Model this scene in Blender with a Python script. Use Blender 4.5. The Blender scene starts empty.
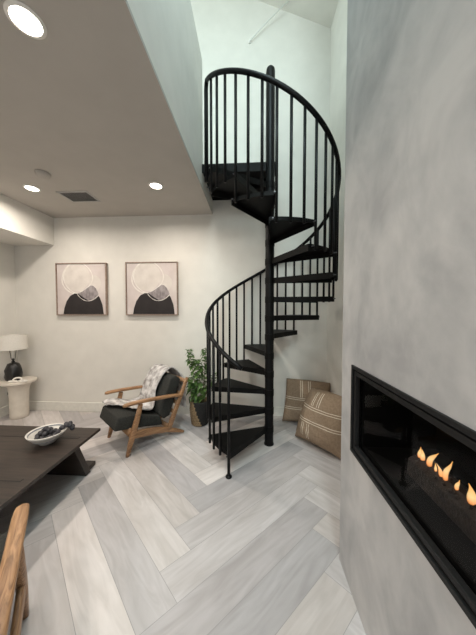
import bpy, bmesh, math, random
from mathutils import Vector, Matrix, noise
random.seed(7)
S = bpy.context.scene
COL = S.collection
PI = math.pi
R = math.radians

# ------------------------------------------------------------------ camera
CAM_H = 1.377
cd = bpy.data.cameras.new('camera'); cam = bpy.data.objects.new('camera', cd); COL.objects.link(cam)
cam.location = (0, 0, CAM_H)
cam.rotation_euler = (PI/2 - 0.0328, 0, 0.0582)
cd.sensor_fit = 'VERTICAL'; cd.sensor_height = 36.0; cd.sensor_width = 27.0
cd.lens = 235.886/635*36
cd.clip_start = 0.02
S.camera = cam

# ------------------------------------------------------------------ world, light, exposure
W = bpy.data.worlds.new('world'); S.world = W; W.use_nodes = True
W.node_tree.nodes['Background'].inputs[0].default_value = (0.75, 0.85, 0.9, 1)
W.node_tree.nodes['Background'].inputs[1].default_value = 0.3
S.view_settings.view_transform = 'Standard'; S.view_settings.look = 'None'
S.view_settings.exposure = 0.06; S.view_settings.gamma = 1.0; S.view_settings.use_curve_mapping = False

def area(name, loc, aim, sx, sy, power, color):
    l = bpy.data.lights.new(name, 'AREA'); l.shape = 'RECTANGLE'; l.size = sx; l.size_y = sy
    l.energy = power; l.color = color
    o = bpy.data.objects.new(name, l); COL.objects.link(o); o.location = loc
    o.rotation_euler = (Vector(aim)-Vector(loc)).to_track_quat('-Z', 'Y').to_euler()
    return o
COOL = (0.83, 0.985, 0.98)
area('added_rear_window_light', (0.0, -2.90, 4.45), (0.0, 1.6, 1.6), 0.9, 1.5, 98, COOL)  # unseen upper source, added behind the camera to light the stairwell
area('added_skylight_fill', (0.10, 0.55, 4.98), (-0.25, 0.8, 3.0), 0.7, 1.3, 52, (0.72, 0.95, 1.0))  # made-up skylight, added to brighten the knee wall from overhead
area('added_loft_light', (-3.12, 0.9, 4.3), (0.9, 1.6, 3.0), 1.8, 1.4, 50, COOL)  # added cool light in the loft; the wall behind it is solid
area('added_low_fill', (-0.9, -2.90, 1.5), (-0.4, 1.2, 0.5), 2.0, 1.5, 14, (0.97, 0.98, 1.0))  # added weak fill for the lower room, from behind the camera
DOWN_W = 11.0
DOWN_C = (1.0, 0.905, 0.80)

# ------------------------------------------------------------------ materials
def new_mat(name):
    m = bpy.data.materials.new(name); m.use_nodes = True
    return m, m.node_tree, m.node_tree.nodes['Principled BSDF']
def lin(c):
    return tuple(((x/255)/12.92 if x/255 <= 0.04045 else (((x/255)+0.055)/1.055)**2.4) for x in c)
def N(t, typ, **kw):
    n = t.nodes.new(typ)
    for k, v in kw.items(): setattr(n, k, v)
    return n
def rgba(c): return (c[0], c[1], c[2], 1)
def mottled(name, c1, c2, scale=8, rough=0.6, bump=0.0, bscale=None, stretch=(1, 1, 1), detail=4, metal=0.0, lo=0.3, hi=0.7, coord='Object', spec=0.5):
    m, t, b = new_mat(name)
    tc = N(t, 'ShaderNodeTexCoord'); mp = N(t, 'ShaderNodeMapping'); mp.inputs['Scale'].default_value = stretch
    t.links.new(tc.outputs[coord], mp.inputs[0])
    nz = N(t, 'ShaderNodeTexNoise'); nz.inputs['Scale'].default_value = scale; nz.inputs['Detail'].default_value = detail
    t.links.new(mp.outputs[0], nz.inputs['Vector'])
    cr = N(t, 'ShaderNodeValToRGB'); cr.color_ramp.elements[0].position = lo; cr.color_ramp.elements[1].position = hi
    cr.color_ramp.elements[0].color = rgba(c1); cr.color_ramp.elements[1].color = rgba(c2)
    t.links.new(nz.outputs['Fac'], cr.inputs[0]); t.links.new(cr.outputs[0], b.inputs['Base Color'])
    b.inputs['Roughness'].default_value = rough; b.inputs['Metallic'].default_value = metal
    b.inputs['Specular IOR Level'].default_value = spec
    if bump:
        n2 = N(t, 'ShaderNodeTexNoise'); n2.inputs['Scale'].default_value = bscale or scale; n2.inputs['Detail'].default_value = 5
        t.links.new(mp.outputs[0], n2.inputs['Vector'])
        bp = N(t, 'ShaderNodeBump'); bp.inputs['Strength'].default_value = bump; bp.inputs['Distance'].default_value = 0.01
        t.links.new(n2.outputs['Fac'], bp.inputs['Height']); t.links.new(bp.outputs[0], b.inputs['Normal'])
    return m
def wood(name, c1, c2, scale=(2, 30, 30), rough=0.45, rings=3.0):
    m, t, b = new_mat(name)
    tc = N(t, 'ShaderNodeTexCoord'); mp = N(t, 'ShaderNodeMapping'); mp.inputs['Scale'].default_value = scale
    t.links.new(tc.outputs['Object'], mp.inputs[0])
    nz = N(t, 'ShaderNodeTexNoise'); nz.inputs['Scale'].default_value = 1.0; nz.inputs['Detail'].default_value = 6; nz.inputs['Distortion'].default_value = rings
    t.links.new(mp.outputs[0], nz.inputs['Vector'])
    cr = N(t, 'ShaderNodeValToRGB'); cr.color_ramp.elements[0].position = 0.35; cr.color_ramp.elements[1].position = 0.65
    cr.color_ramp.elements[0].color = rgba(c1); cr.color_ramp.elements[1].color = rgba(c2)
    t.links.new(nz.outputs['Fac'], cr.inputs[0]); t.links.new(cr.outputs[0], b.inputs['Base Color'])
    b.inputs['Roughness'].default_value = rough
    bp = N(t, 'ShaderNodeBump'); bp.inputs['Strength'].default_value = 0.15; bp.inputs['Distance'].default_value = 0.002
    t.links.new(nz.outputs['Fac'], bp.inputs['Height']); t.links.new(bp.outputs[0], b.inputs['Normal'])
    return m
def plain(name, c, rough=0.5, metal=0.0, spec=0.5):
    return mottled(name, tuple(x*0.94 for x in c), tuple(min(1, x*1.05) for x in c), scale=25, rough=rough, metal=metal, spec=spec)
def emit(name, c, strength):
    m, t, b = new_mat(name)
    b.inputs['Base Color'].default_value = rgba(c)
    b.inputs['Emission Color'].default_value = rgba(c); b.inputs['Emission Strength'].default_value = strength
    return m

M = {}
M['wall'] = mottled('off white wall paint', lin((224, 221, 214)), lin((230, 227, 220)), scale=6, rough=0.75, bump=0.03, bscale=180, spec=0.2)
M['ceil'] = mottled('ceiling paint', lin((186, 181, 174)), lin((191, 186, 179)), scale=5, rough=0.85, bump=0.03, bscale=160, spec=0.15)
M['trim'] = plain('white trim paint', lin((230, 228, 220)), 0.45)
M['black'] = mottled('black powder coated steel', (0.0035, 0.0035, 0.004), (0.006, 0.006, 0.0065), scale=60, rough=0.4, bump=0.02, bscale=300, spec=0.16)
M['tread'] = mottled('black tread plate', (0.0035, 0.0034, 0.0033), (0.0065, 0.0062, 0.006), scale=14, rough=0.5, bump=0.05, bscale=90, spec=0.12)
M['bolt'] = plain('steel bolt', (0.12, 0.12, 0.125), 0.4, 0.8)
M['oak'] = wood('oiled oak', lin((122, 88, 60)), lin((178, 136, 98)), scale=(3, 38, 38))
M['charcoal'] = mottled('charcoal woven fabric', lin((46, 46, 44)), lin((63, 63, 60)), scale=120, rough=0.9, bump=0.25, bscale=420, spec=0.15)
M['table'] = wood('dark stained table wood', lin((38, 31, 27)), lin((60, 49, 43)), scale=(3, 40, 20), rough=0.42, rings=1.2)
M['groove'] = plain('table groove', lin((16, 13, 12)), 0.6)
M['ceramic'] = mottled('matte cream plaster', lin((214, 205, 192)), lin((226, 218, 206)), scale=12, rough=0.7, bump=0.06, bscale=70)
M['shade'] = mottled('linen shade', lin((226, 222, 214)), lin((236, 232, 224)), scale=120, rough=0.85, bump=0.1, bscale=300, spec=0.1)
M['gloss_black'] = mottled('black glazed ceramic', (0.006, 0.006, 0.006), (0.014, 0.013, 0.012), scale=18, rough=0.32, bump=0.25, bscale=22)
M['white'] = plain('white plastic', lin((232, 231, 226)), 0.4)
M['white_matte'] = plain('white bisque', lin((235, 230, 222)), 0.7)
M['bowl'] = mottled('white stoneware glaze', lin((206, 202, 196)), lin((232, 228, 222)), scale=14, rough=0.3)
M['bowl_band'] = plain('blue grey glaze band', lin((120, 124, 130)), 0.35)
M['bead'] = mottled('dark grey wooden beads', lin((38, 37, 40)), lin((72, 70, 76)), scale=30, rough=0.5)
M['dark_metal'] = plain('dark fireplace trim', (0.010, 0.010, 0.0105), 0.5, spec=0.22)
M['firebox'] = plain('black firebox lining', (0.004, 0.0038, 0.0036), 0.7, spec=0.1)
M['burner'] = mottled('brown burner media', lin((18, 15, 13)), lin((46, 37, 33)), scale=40, rough=0.7, bump=0.5, bscale=90)
M['vent'] = plain('grey vent metal', lin((176, 174, 172)), 0.5)
M['vent_dark'] = plain('vent duct', lin((110, 109, 108)), 0.8)
M['frame_wood'] = wood('greige picture frame', lin((136, 116, 104)), lin((164, 144, 130)), scale=(20, 20, 20))
M['art_bg'] = mottled('blush canvas', lin((204, 192, 188)), lin((220, 210, 206)), scale=5, rough=0.8)
M['art_disc'] = mottled('beige wash', lin((212, 204, 197)), lin((228, 221, 214)), scale=9, rough=0.8)
M['art_white'] = mottled('cream brush stroke', lin((226, 219, 211)), lin((240, 235, 229)), scale=20, rough=0.8)
M['art_grey'] = mottled('grey brush wash', lin((122, 114, 116)), lin((176, 168, 168)), scale=12, rough=0.8, stretch=(2, 1, 1))
M['art_black'] = mottled('black paint', lin((34, 29, 29)), lin((44, 38, 38)), scale=9, rough=0.75)
M['leaf'] = mottled('leaf green', lin((38, 66, 30)), lin((104, 136, 66)), scale=16, rough=0.5)
M['stem'] = plain('plant stem', lin((84, 78, 48)), 0.7)
M['soil'] = mottled('potting soil', lin((30, 24, 20)), lin((52, 42, 34)), scale=60, rough=0.95, bump=0.6)
M['throw'] = mottled('mottled faux fur', lin((142, 136, 133)), lin((218, 214, 212)), scale=17, rough=0.95, bump=1.0, bscale=60, lo=0.33, hi=0.62, spec=0.1)
M['cord'] = plain('white cord', lin((236, 236, 232)), 0.5)
M['bezel'] = plain('downlight trim', lin((238, 236, 230)), 0.45)
M['lens'] = emit('lit downlight lens', (1.0, 0.93, 0.82), 9.0)

# trowelled grey plaster of the fireplace wall
def plaster():
    m, t, b = new_mat('trowelled grey plaster')
    tc = N(t, 'ShaderNodeTexCoord'); mp = N(t, 'ShaderNodeMapping'); mp.inputs['Scale'].default_value = (1, 1, 0.8)
    mp.inputs['Rotation'].default_value = (0.5, 0, 0)
    t.links.new(tc.outputs['Object'], mp.inputs[0])
    n1 = N(t, 'ShaderNodeTexNoise'); n1.inputs['Scale'].default_value = 3.6; n1.inputs['Detail'].default_value = 8; n1.inputs['Roughness'].default_value = 0.58; n1.inputs['Distortion'].default_value = 0.5
    n2 = N(t, 'ShaderNodeTexVoronoi', feature='SMOOTH_F1'); n2.inputs['Scale'].default_value = 8.0; n2.inputs['Smoothness'].default_value = 0.12
    n3 = N(t, 'ShaderNodeTexNoise'); n3.inputs['Scale'].default_value = 5.0; n3.inputs['Detail'].default_value = 3
    t.links.new(mp.outputs[0], n1.inputs['Vector']); t.links.new(mp.outputs[0], n3.inputs['Vector'])
    vm = N(t, 'ShaderNodeVectorMath', operation='MULTIPLY_ADD'); vm.inputs[1].default_value = (0.5, 0.5, 0.5)
    t.links.new(n3.outputs['Color'], vm.inputs[0]); t.links.new(mp.outputs[0], vm.inputs[2]); t.links.new(vm.outputs[0], n2.inputs['Vector'])
    mx = N(t, 'ShaderNodeMath', operation='MULTIPLY_ADD'); mx.inputs[1].default_value = 0.17
    t.links.new(n2.outputs['Distance'], mx.inputs[0]); t.links.new(n1.outputs['Fac'], mx.inputs[2])
    cr = N(t, 'ShaderNodeValToRGB'); e = cr.color_ramp.elements
    e[0].position = 0.38; e[0].color = rgba(lin((157, 157, 159))); e[1].position = 0.74; e[1].color = rgba(lin((188, 187, 187)))
    x = e.new(0.55); x.color = rgba(lin((172, 172, 173)))
    t.links.new(mx.outputs[0], cr.inputs[0]); t.links.new(cr.outputs[0], b.inputs['Base Color'])
    b.inputs['Roughness'].default_value = 0.5; b.inputs['Specular IOR Level'].default_value = 0.35
    bp = N(t, 'ShaderNodeBump'); bp.inputs['Strength'].default_value = 0.12; bp.inputs['Distance'].default_value = 0.02
    t.links.new(mx.outputs[0], bp.inputs['Height']); t.links.new(bp.outputs[0], b.inputs['Normal'])
    return m
M['plaster'] = plaster()

# plank floor: tone per plank from a face colour attribute, grain along the plank from its UV
def floor_mat():
    m, t, b = new_mat('pale grey plank')
    at = N(t, 'ShaderNodeVertexColor', layer_name='plank_tone')
    uv = N(t, 'ShaderNodeUVMap', uv_map='UVMap'); mp = N(t, 'ShaderNodeMapping'); mp.inputs['Scale'].default_value = (2.6, 15, 1)
    t.links.new(uv.outputs[0], mp.inputs[0])
    g = N(t, 'ShaderNodeTexNoise'); g.inputs['Scale'].default_value = 1; g.inputs['Detail'].default_value = 6; g.inputs['Distortion'].default_value = 1.6
    t.links.new(mp.outputs[0], g.inputs['Vector'])
    mp2 = N(t, 'ShaderNodeMapping'); mp2.inputs['Scale'].default_value = (1.6, 5, 1); t.links.new(uv.outputs[0], mp2.inputs[0])
    g2 = N(t, 'ShaderNodeTexNoise'); g2.inputs['Scale'].default_value = 1; g2.inputs['Detail'].default_value = 3; g2.inputs['Distortion'].default_value = 0.8
    t.links.new(mp2.outputs[0], g2.inputs['Vector'])
    cr = N(t, 'ShaderNodeValToRGB'); e = cr.color_ramp.elements
    e[0].position = 0.3; e[0].color = (0.86, 0.855, 0.85, 1); e[1].position = 0.68; e[1].color = (1.05, 1.05, 1.055, 1)
    t.links.new(g.outputs['Fac'], cr.inputs[0])
    cr2 = N(t, 'ShaderNodeValToRGB'); e = cr2.color_ramp.elements
    e[0].position = 0.3; e[0].color = (0.86, 0.845, 0.835, 1); e[1].position = 0.7; e[1].color = (1.06, 1.06, 1.07, 1)
    t.links.new(g2.outputs['Fac'], cr2.inputs[0])
    m1 = N(t, 'ShaderNodeMix', data_type='RGBA', blend_type='MULTIPLY'); m1.inputs[0].default_value = 1
    m2 = N(t, 'ShaderNodeMix', data_type='RGBA', blend_type='MULTIPLY'); m2.inputs[0].default_value = 1
    t.links.new(at.outputs[0], m1.inputs[6]); t.links.new(cr.outputs[0], m1.inputs[7])
    t.links.new(m1.outputs[2], m2.inputs[6]); t.links.new(cr2.outputs[0], m2.inputs[7])
    t.links.new(m2.outputs[2], b.inputs['Base Color'])
    b.inputs['Roughness'].default_value = 0.42; b.inputs['Specular IOR Level'].default_value = 0.4
    bp = N(t, 'ShaderNodeBump'); bp.inputs['Strength'].default_value = 0.08; bp.inputs['Distance'].default_value = 0.002
    t.links.new(g.outputs['Fac'], bp.inputs['Height']); t.links.new(bp.outputs[0], b.inputs['Normal'])
    return m
M['floor'] = floor_mat()

# striped cushion cloth: lines given in the cushion's own UV
def stripes(name, hs, vs):
    """hs: [v]; vs: [(u, v0, v1)]"""
    m, t, b = new_mat(name)
    uv = N(t, 'ShaderNodeUVMap', uv_map='UVMap'); sp = N(t, 'ShaderNodeSeparateXYZ'); t.links.new(uv.outputs[0], sp.inputs[0])
    def band(sock, c, w):
        a = N(t, 'ShaderNodeMath', operation='COMPARE'); a.inputs[1].default_value = c; a.inputs[2].default_value = w
        t.links.new(sock, a.inputs[0]); return a.outputs[0]
    acc = None
    def add(s):
        nonlocal acc
        if acc is None: acc = s; return
        a = N(t, 'ShaderNodeMath', operation='MAXIMUM'); t.links.new(acc, a.inputs[0]); t.links.new(s, a.inputs[1]); acc = a.outputs[0]
    for h in hs: add(band(sp.outputs['Y'], h, 0.0050))
    for u, v0, v1 in vs:
        p = N(t, 'ShaderNodeMath', operation='MULTIPLY')
        t.links.new(band(sp.outputs['X'], u, 0.0055), p.inputs[0]); t.links.new(band(sp.outputs['Y'], (v0+v1)/2, (v1-v0)/2), p.inputs[1]); add(p.outputs[0])
    nz = N(t, 'ShaderNodeTexNoise'); nz.inputs['Scale'].default_value = 60; tc = N(t, 'ShaderNodeTexCoord')
    t.links.new(tc.outputs['Object'], nz.inputs['Vector'])
    cr = N(t, 'ShaderNodeValToRGB'); cr.color_ramp.elements[0].color = rgba(lin((128, 110, 92))); cr.color_ramp.elements[1].color = rgba(lin((164, 143, 122)))
    t.links.new(nz.outputs['Fac'], cr.inputs[0])
    mx = N(t, 'ShaderNodeMix', data_type='RGBA'); t.links.new(acc, mx.inputs[0]); t.links.new(cr.outputs[0], mx.inputs[6])
    mx.inputs[7].default_value = rgba(lin((226, 214, 196)))
    t.links.new(mx.outputs[2], b.inputs['Base Color']); b.inputs['Roughness'].default_value = 0.92; b.inputs['Specular IOR Level'].default_value = 0.1
    n2 = N(t, 'ShaderNodeTexNoise'); n2.inputs['Scale'].default_value = 260; t.links.new(tc.outputs['Object'], n2.inputs['Vector'])
    bp = N(t, 'ShaderNodeBump'); bp.inputs['Strength'].default_value = 0.3; bp.inputs['Distance'].default_value = 0.003
    t.links.new(n2.outputs['Fac'], bp.inputs['Height']); t.links.new(bp.outputs[0], b.inputs['Normal'])
    return m

# ------------------------------------------------------------------ helpers
def obj(name, bm, mats, parent=None, smooth=False, bevel=0, seg=2, recalc=True):
    if recalc: bmesh.ops.recalc_face_normals(bm, faces=bm.faces)
    if smooth:
        for f in bm.faces: f.smooth = True
    me = bpy.data.meshes.new(name); bm.to_mesh(me); bm.free()
    for m in (mats if isinstance(mats, (list, tuple)) else [mats]): me.materials.append(m)
    o = bpy.data.objects.new(name, me); COL.objects.link(o)
    if parent: o.parent = parent
    if bevel:
        md = o.modifiers.new('bevel', 'BEVEL'); md.width = bevel; md.segments = seg; md.limit_method = 'ANGLE'; md.angle_limit = R(40)
    return o
def tag(o, label, cat, group=None):
    o['label'] = label; o['category'] = cat
    if group: o['group'] = group
    return o
def thing(name, label, cat, loc=(0, 0, 0), rz=0, group=None):
    o = bpy.data.objects.new(name, None); COL.objects.link(o); o.location = loc; o.rotation_euler = (0, 0, rz)
    o.empty_display_size = 0.1
    return tag(o, label, cat, group)
def struct(name, bm, m, **kw):
    o = obj(name, bm, m, **kw); o['kind'] = 'structure'; return o
def box(bm, x0, x1, y0, y1, z0, z1, mi=0):
    v = [bm.verts.new(p) for p in ((x0, y0, z0), (x1, y0, z0), (x1, y1, z0), (x0, y1, z0), (x0, y0, z1), (x1, y0, z1), (x1, y1, z1), (x0, y1, z1))]
    for i in ((0, 3, 2, 1), (4, 5, 6, 7), (0, 1, 5, 4), (1, 2, 6, 5), (2, 3, 7, 6), (3, 0, 4, 7)):
        f = bm.faces.new([v[k] for k in i]); f.material_index = mi
def boxes(*bs):
    bm = bmesh.new()
    for b in bs: box(bm, *b)
    return bm
def frame_at(d, up=Vector((0, 0, 1))):
    d = d.normalized()
    if abs(d.dot(up)) > 0.98: up = Vector((1, 0, 0))
    s = d.cross(up).normalized(); return s, s.cross(d).normalized()
def tube(bm, pts, rad, n=10, closed=False, mi=0):
    pts = [Vector(p) for p in pts]; L = len(pts)
    rr = rad if isinstance(rad, (list, tuple)) else [rad]*L
    rings = []; s = None
    for i, p in enumerate(pts):
        if closed: d = pts[(i+1) % L]-pts[i-1]
        else: d = pts[min(i+1, L-1)]-pts[max(i-1, 0)]
        d.normalize()
        if s is None: s, t = frame_at(d)
        else:
            s = (s-d*s.dot(d)).normalized()
        t = s.cross(d)
        rings.append([bm.verts.new(p+(s*math.cos(a)+t*math.sin(a))*rr[i]) for a in (2*PI*k/n for k in range(n))])
    for i in range(L if closed else L-1):
        a, b = rings[i], rings[(i+1) % L]
        for k in range(n):
            f = bm.faces.new((a[k], a[(k+1) % n], b[(k+1) % n], b[k])); f.material_index = mi
    if not closed:
        for r in (rings[0], rings[-1]):
            f = bm.faces.new(r); f.material_index = mi
def sweep(bm, pts, sizes, side, n=16, p=4.0):
    """rounded-rectangle bar along pts; sizes = (across, thick) per point; side = across direction"""
    pts = [Vector(q) for q in pts]; side = Vector(side).normalized(); L = len(pts); rings = []
    for i, q in enumerate(pts):
        d = (pts[min(i+1, L-1)]-pts[max(i-1, 0)]).normalized(); t = side.cross(d).normalized()
        w, h = sizes[i] if isinstance(sizes, list) else sizes
        ring = []
        for k in range(n):
            a = 2*PI*(k+0.5)/n; c, s = math.cos(a), math.sin(a); r = (abs(c)**p+abs(s)**p)**(-1/p)
            ring.append(bm.verts.new(q+side*(c*r*w/2)+t*(s*r*h/2)))
        rings.append(ring)
    for i in range(L-1):
        for k in range(n): bm.faces.new((rings[i][k], rings[i][(k+1) % n], rings[i+1][(k+1) % n], rings[i+1][k]))
    bm.faces.new(rings[0]); bm.faces.new(rings[-1])
def lathe(bm, prof, c=(0, 0, 0), n=32, mi=0, sx=1, sy=1, mfun=None):
    rings = []
    for r, z in prof:
        if r < 1e-6: rings.append([bm.verts.new((c[0], c[1], c[2]+z))])
        else: rings.append([bm.verts.new((c[0]+sx*r*math.cos(2*PI*k/n), c[1]+sy*r*math.sin(2*PI*k/n), c[2]+z)) for k in range(n)])
    for i in range(len(rings)-1):
        a, b = rings[i], rings[i+1]
        for k in range(n):
            k2 = (k+1) % n
            if len(a) == 1 and len(b) == 1: continue
            if len(a) == 1: f = bm.faces.new((a[0], b[k2], b[k]))
            elif len(b) == 1: f = bm.faces.new((a[k], a[k2], b[0]))
            else: f = bm.faces.new((a[k], a[k2], b[k2], b[k]))
            f.material_index = mfun(i, k) if mfun else mi
    return rings
def prism(bm, poly, axis0, axis1, off, h0, h1, axis2, mi=0):
    """extrude a 2D polygon (in axis0, axis1 about off) from h0 to h1 along axis2"""
    a0, a1, a2, off = Vector(axis0), Vector(axis1), Vector(axis2), Vector(off)
    lo = [bm.verts.new(off+a0*x+a1*y+a2*h0) for x, y in poly]; hi = [bm.verts.new(off+a0*x+a1*y+a2*h1) for x, y in poly]
    n = len(poly)
    for i in range(n):
        f = bm.faces.new((lo[i], lo[(i+1) % n], hi[(i+1) % n], hi[i])); f.material_index = mi
    for r in (lo, hi):
        f = bm.faces.new(r); f.material_index = mi
def catmull(P, n=8):
    P = [tuple(p) for p in P]; out = []
    for i in range(len(P)-1):
        p0, p1, p2, p3 = P[max(i-1, 0)], P[i], P[i+1], P[min(i+2, len(P)-1)]
        for k in range(n):
            t = k/n
            out.append(tuple(0.5*(2*b+(c-a)*t+(2*a-5*b+4*c-d)*t*t+(-a+3*b-3*c+d)*t**3) for a, b, c, d in zip(p0, p1, p2, p3)))
    out.append(P[-1]); return out
def dup(root, loc, rz, label, group=None, skip=()):
    r = root.copy(); COL.objects.link(r); r.location = loc; r.rotation_euler = (0, 0, rz); r['label'] = label
    if group: r['group'] = group
    for ch in list(root.children):
        c = ch.copy(); COL.objects.link(c); c.parent = r
        for g in ch.children:
            d = g.copy(); COL.objects.link(d); d.parent = c
    return r

# ------------------------------------------------------------------ the room
D = 3.04; H = 2.60; XL = -3.209; XR = 0.951; XS = -0.503; XF = 0.486; YE = 1.289; YB = -3.0; ZT = 7.0; SL = 2.83
def ceil_z(x): return 5.215-0.442*x
# floor: herringbone planks
def make_floor():
    w, L = 0.19, 1.222; s0, t0 = 0.749, -1.429; ky = 0.918; q = 2**-0.5
    bm = bmesh.new(); uvl = bm.loops.layers.uv.new('UVMap'); cl = bm.loops.layers.float_color.new('plank_tone')
    rnd = random.Random(5)
    tones = [(192, 188, 188), (180, 176, 177), (207, 202, 200), (191, 185, 182), (200, 196, 195), (172, 169, 170), (213, 207, 204), (185, 181, 181)]
    def plank(sa, sb, ta, tb, along_s):
        g = 0.0012
        c = ((sa+sb)/2*q+(ta+tb)/2*q, ((sa+sb)/2*q-(ta+tb)/2*q)*ky)
        tone = rgba(lin(rnd.choice(tones))); o1, o2 = rnd.random()*40, rnd.random()*40
        if not (XL-1 < c[0] < XR+1 and YB-1 < c[1] < D+1): return
        pts = [(sa+g, ta+g), (sb-g, ta+g), (sb-g, tb-g), (sa+g, tb-g)]
        vs = [bm.verts.new(((s+t)*q, (s-t)*q*ky, 0)) for s, t in pts]
        f = bm.faces.new(vs)
        for lp, (s, t) in zip(f.loops, pts):
            lp[uvl].uv = ((s+o1, t+o2) if along_s else (t+o1, s+o2)); lp[cl] = tone
    for m in range(-6, 7):
        for k in range(-30, 31):
            S0, T0 = s0+m*L, t0+m*L
            plank(S0-k*w, S0-k*w+L, T0+k*w, T0+(k+1)*w, True)
            plank(S0-(k+1)*w, S0-k*w, T0+(k+1)*w-L, T0+(k+1)*w, False)
    bmesh.ops.recalc_face_normals(bm, faces=bm.faces)
    for f in bm.faces:
        if f.normal.z < 0: f.normal_flip()
    for co, no in (((XL-0.1, 0, 0), (-1, 0, 0)), ((XR+0.1, 0, 0), (1, 0, 0)), ((0, D+0.1, 0), (0, 1, 0)), ((0, YB-0.1, 0), (0, -1, 0))):
        bmesh.ops.bisect_plane(bm, geom=bm.verts[:]+bm.edges[:]+bm.faces[:], plane_co=co, plane_no=no, clear_outer=True)
    # the dark seams: a slab just under the planks
    nf = len(bm.faces)
    box(bm, XL-0.1, XR+0.1, YB-0.1, D+0.1, -0.08, -0.0008)
    bm.faces.ensure_lookup_table()
    for f in bm.faces[nf:]:
        for lp in f.loops: lp[cl] = rgba(lin((158, 157, 156)))
    return struct('floor', bm, M['floor'], recalc=False)
make_floor()
def wall_poly(pts, axis):  # not used for solids
    pass
struct('wall_back', boxes((XL-0.1, XR+0.1, D, D+0.1, 0, ZT)), M['wall'])
struct('wall_left', boxes((XL-0.1, XL, YB, D, 0, ZT)), M['wall'])
struct('wall_right', boxes((XR, XR+0.1, YE-0.05, D, 0, ZT)), M['wall'])
# rear wall with openings for two unseen windows, added for their light
WX0, WX1 = -1.1, 0.4
bm = bmesh.new()
for b in ((XL-0.1, -1.95, 0, ZT), (0.15, XR+0.1, 0, 3.65), (-1.95, 0.15, 0, 0.7), (-1.95, 0.15, 2.3, 3.65), (-1.95, -1.15, 3.65, ZT), (0.45, XR+0.1, 3.65, ZT), (-1.15, 0.45, 5.25, ZT)):
    box(bm, b[0], b[1], YB-0.1, YB, b[2], b[3])
struct('wall_rear', bm, M['wall'])
def window(name, x0, x1, z0, z1):
    bm = bmesh.new(); y0, y1 = YB-0.09, YB-0.02; t = 0.05
    box(bm, x0, x1, y0, y1, z0, z0+t); box(bm, x0, x1, y0, y1, z1-t, z1); box(bm, x0, x0+t, y0, y1, z0+t, z1-t); box(bm, x1-t, x1, y0, y1, z0+t, z1-t)
    box(bm, (x0+x1)/2-0.02, (x0+x1)/2+0.02, y0, y1, z0+t, z1-t)
    struct(name, bm, M['trim'])
window('added_window_low', -1.95, 0.15, 0.7, 2.3); window('added_window_high', -1.15, 0.45, 3.65, 5.25)  # both out of view, made up to go with the rear area lights
# fireplace wall: a chase standing forward of the right wall, with the firebox opening cut out
FY0, FY1, FZ0, FZ1 = -0.75, 1.157, 0.6955, 1.1135
bm = bmesh.new()
box(bm, XF, XF+0.06, YB, YE, 0, FZ0); box(bm, XF, XF+0.06, YB, YE, FZ1, ZT)
box(bm, XF, XF+0.06, FY1, YE, FZ0, FZ1); box(bm, XF, XF+0.06, YB, FY0, FZ0, FZ1)
box(bm, XF+0.06, XR, YE-0.05, YE, 0, ZT)
bmesh.ops.remove_doubles(bm, verts=bm.verts, dist=1e-5)
struct('wall_fireplace', bm, M['plaster'])
# loft slab, low ceiling, knee wall
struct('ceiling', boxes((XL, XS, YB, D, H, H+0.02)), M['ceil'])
struct('trim_loft_edge', boxes((XL, XS, YB, D, H+0.02, SL)), M['wall'])
YK = 2.44
struct('wall_knee', boxes((XS-0.12, XS, YB, YK, SL, 3.888)), M['wall'])
bm = bmesh.new()   # sloping roof over loft and stairwell
xs = (XL-0.1, XR+0.1)
vs = [bm.verts.new((x, y, ceil_z(x)+dz)) for dz in (0, 0.12) for x in xs for y in (YB-0.1, D+0.1)]
for i in ((0, 1, 3, 2), (4, 6, 7, 5), (0, 4, 5, 1), (2, 3, 7, 6), (0, 2, 6, 4), (1, 5, 7, 3)): bm.faces.new([vs[k] for k in i])
struct('ceiling_sloped', bm, M['wall'])
bm = bmesh.new()   # trim round the added skylight lamp; the slope itself is not cut
for a, b, c, d in ((-0.30, -0.25, -0.15, 1.25), (0.45, 0.50, -0.15, 1.25), (-0.25, 0.45, -0.15, -0.10), (-0.25, 0.45, 1.20, 1.25)):
    q = [(a, c), (b, c), (b, d), (a, d)]; v = [bm.verts.new((x, y, ceil_z(x)-dz)) for dz in (0.012, -0.01) for x, y in q]
    for i in ((0, 1, 2, 3), (4, 7, 6, 5), (0, 4, 5, 1), (1, 5, 6, 2), (2, 6, 7, 3), (3, 7, 4, 0)): bm.faces.new([v[k] for k in i])
struct('added_skylight_frame', bm, M['trim'])
# dropped bulkhead at the left
struct('trim_bulkhead', boxes((XL, -2.6425, YB, D, 2.24, H)), M['wall'])
BB = 0.122
struct('baseboard_back', boxes((XL, XR, D-0.016, D, 0, BB)), M['trim'], bevel=0.004)
struct('baseboard_left', boxes((XL, XL+0.016, YB, D-0.016, 0, BB)), M['trim'], bevel=0.004)
struct('baseboard_right', boxes((XR-0.016, XR, YE, D-0.016, 0, BB)), M['trim'], bevel=0.004)

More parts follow.
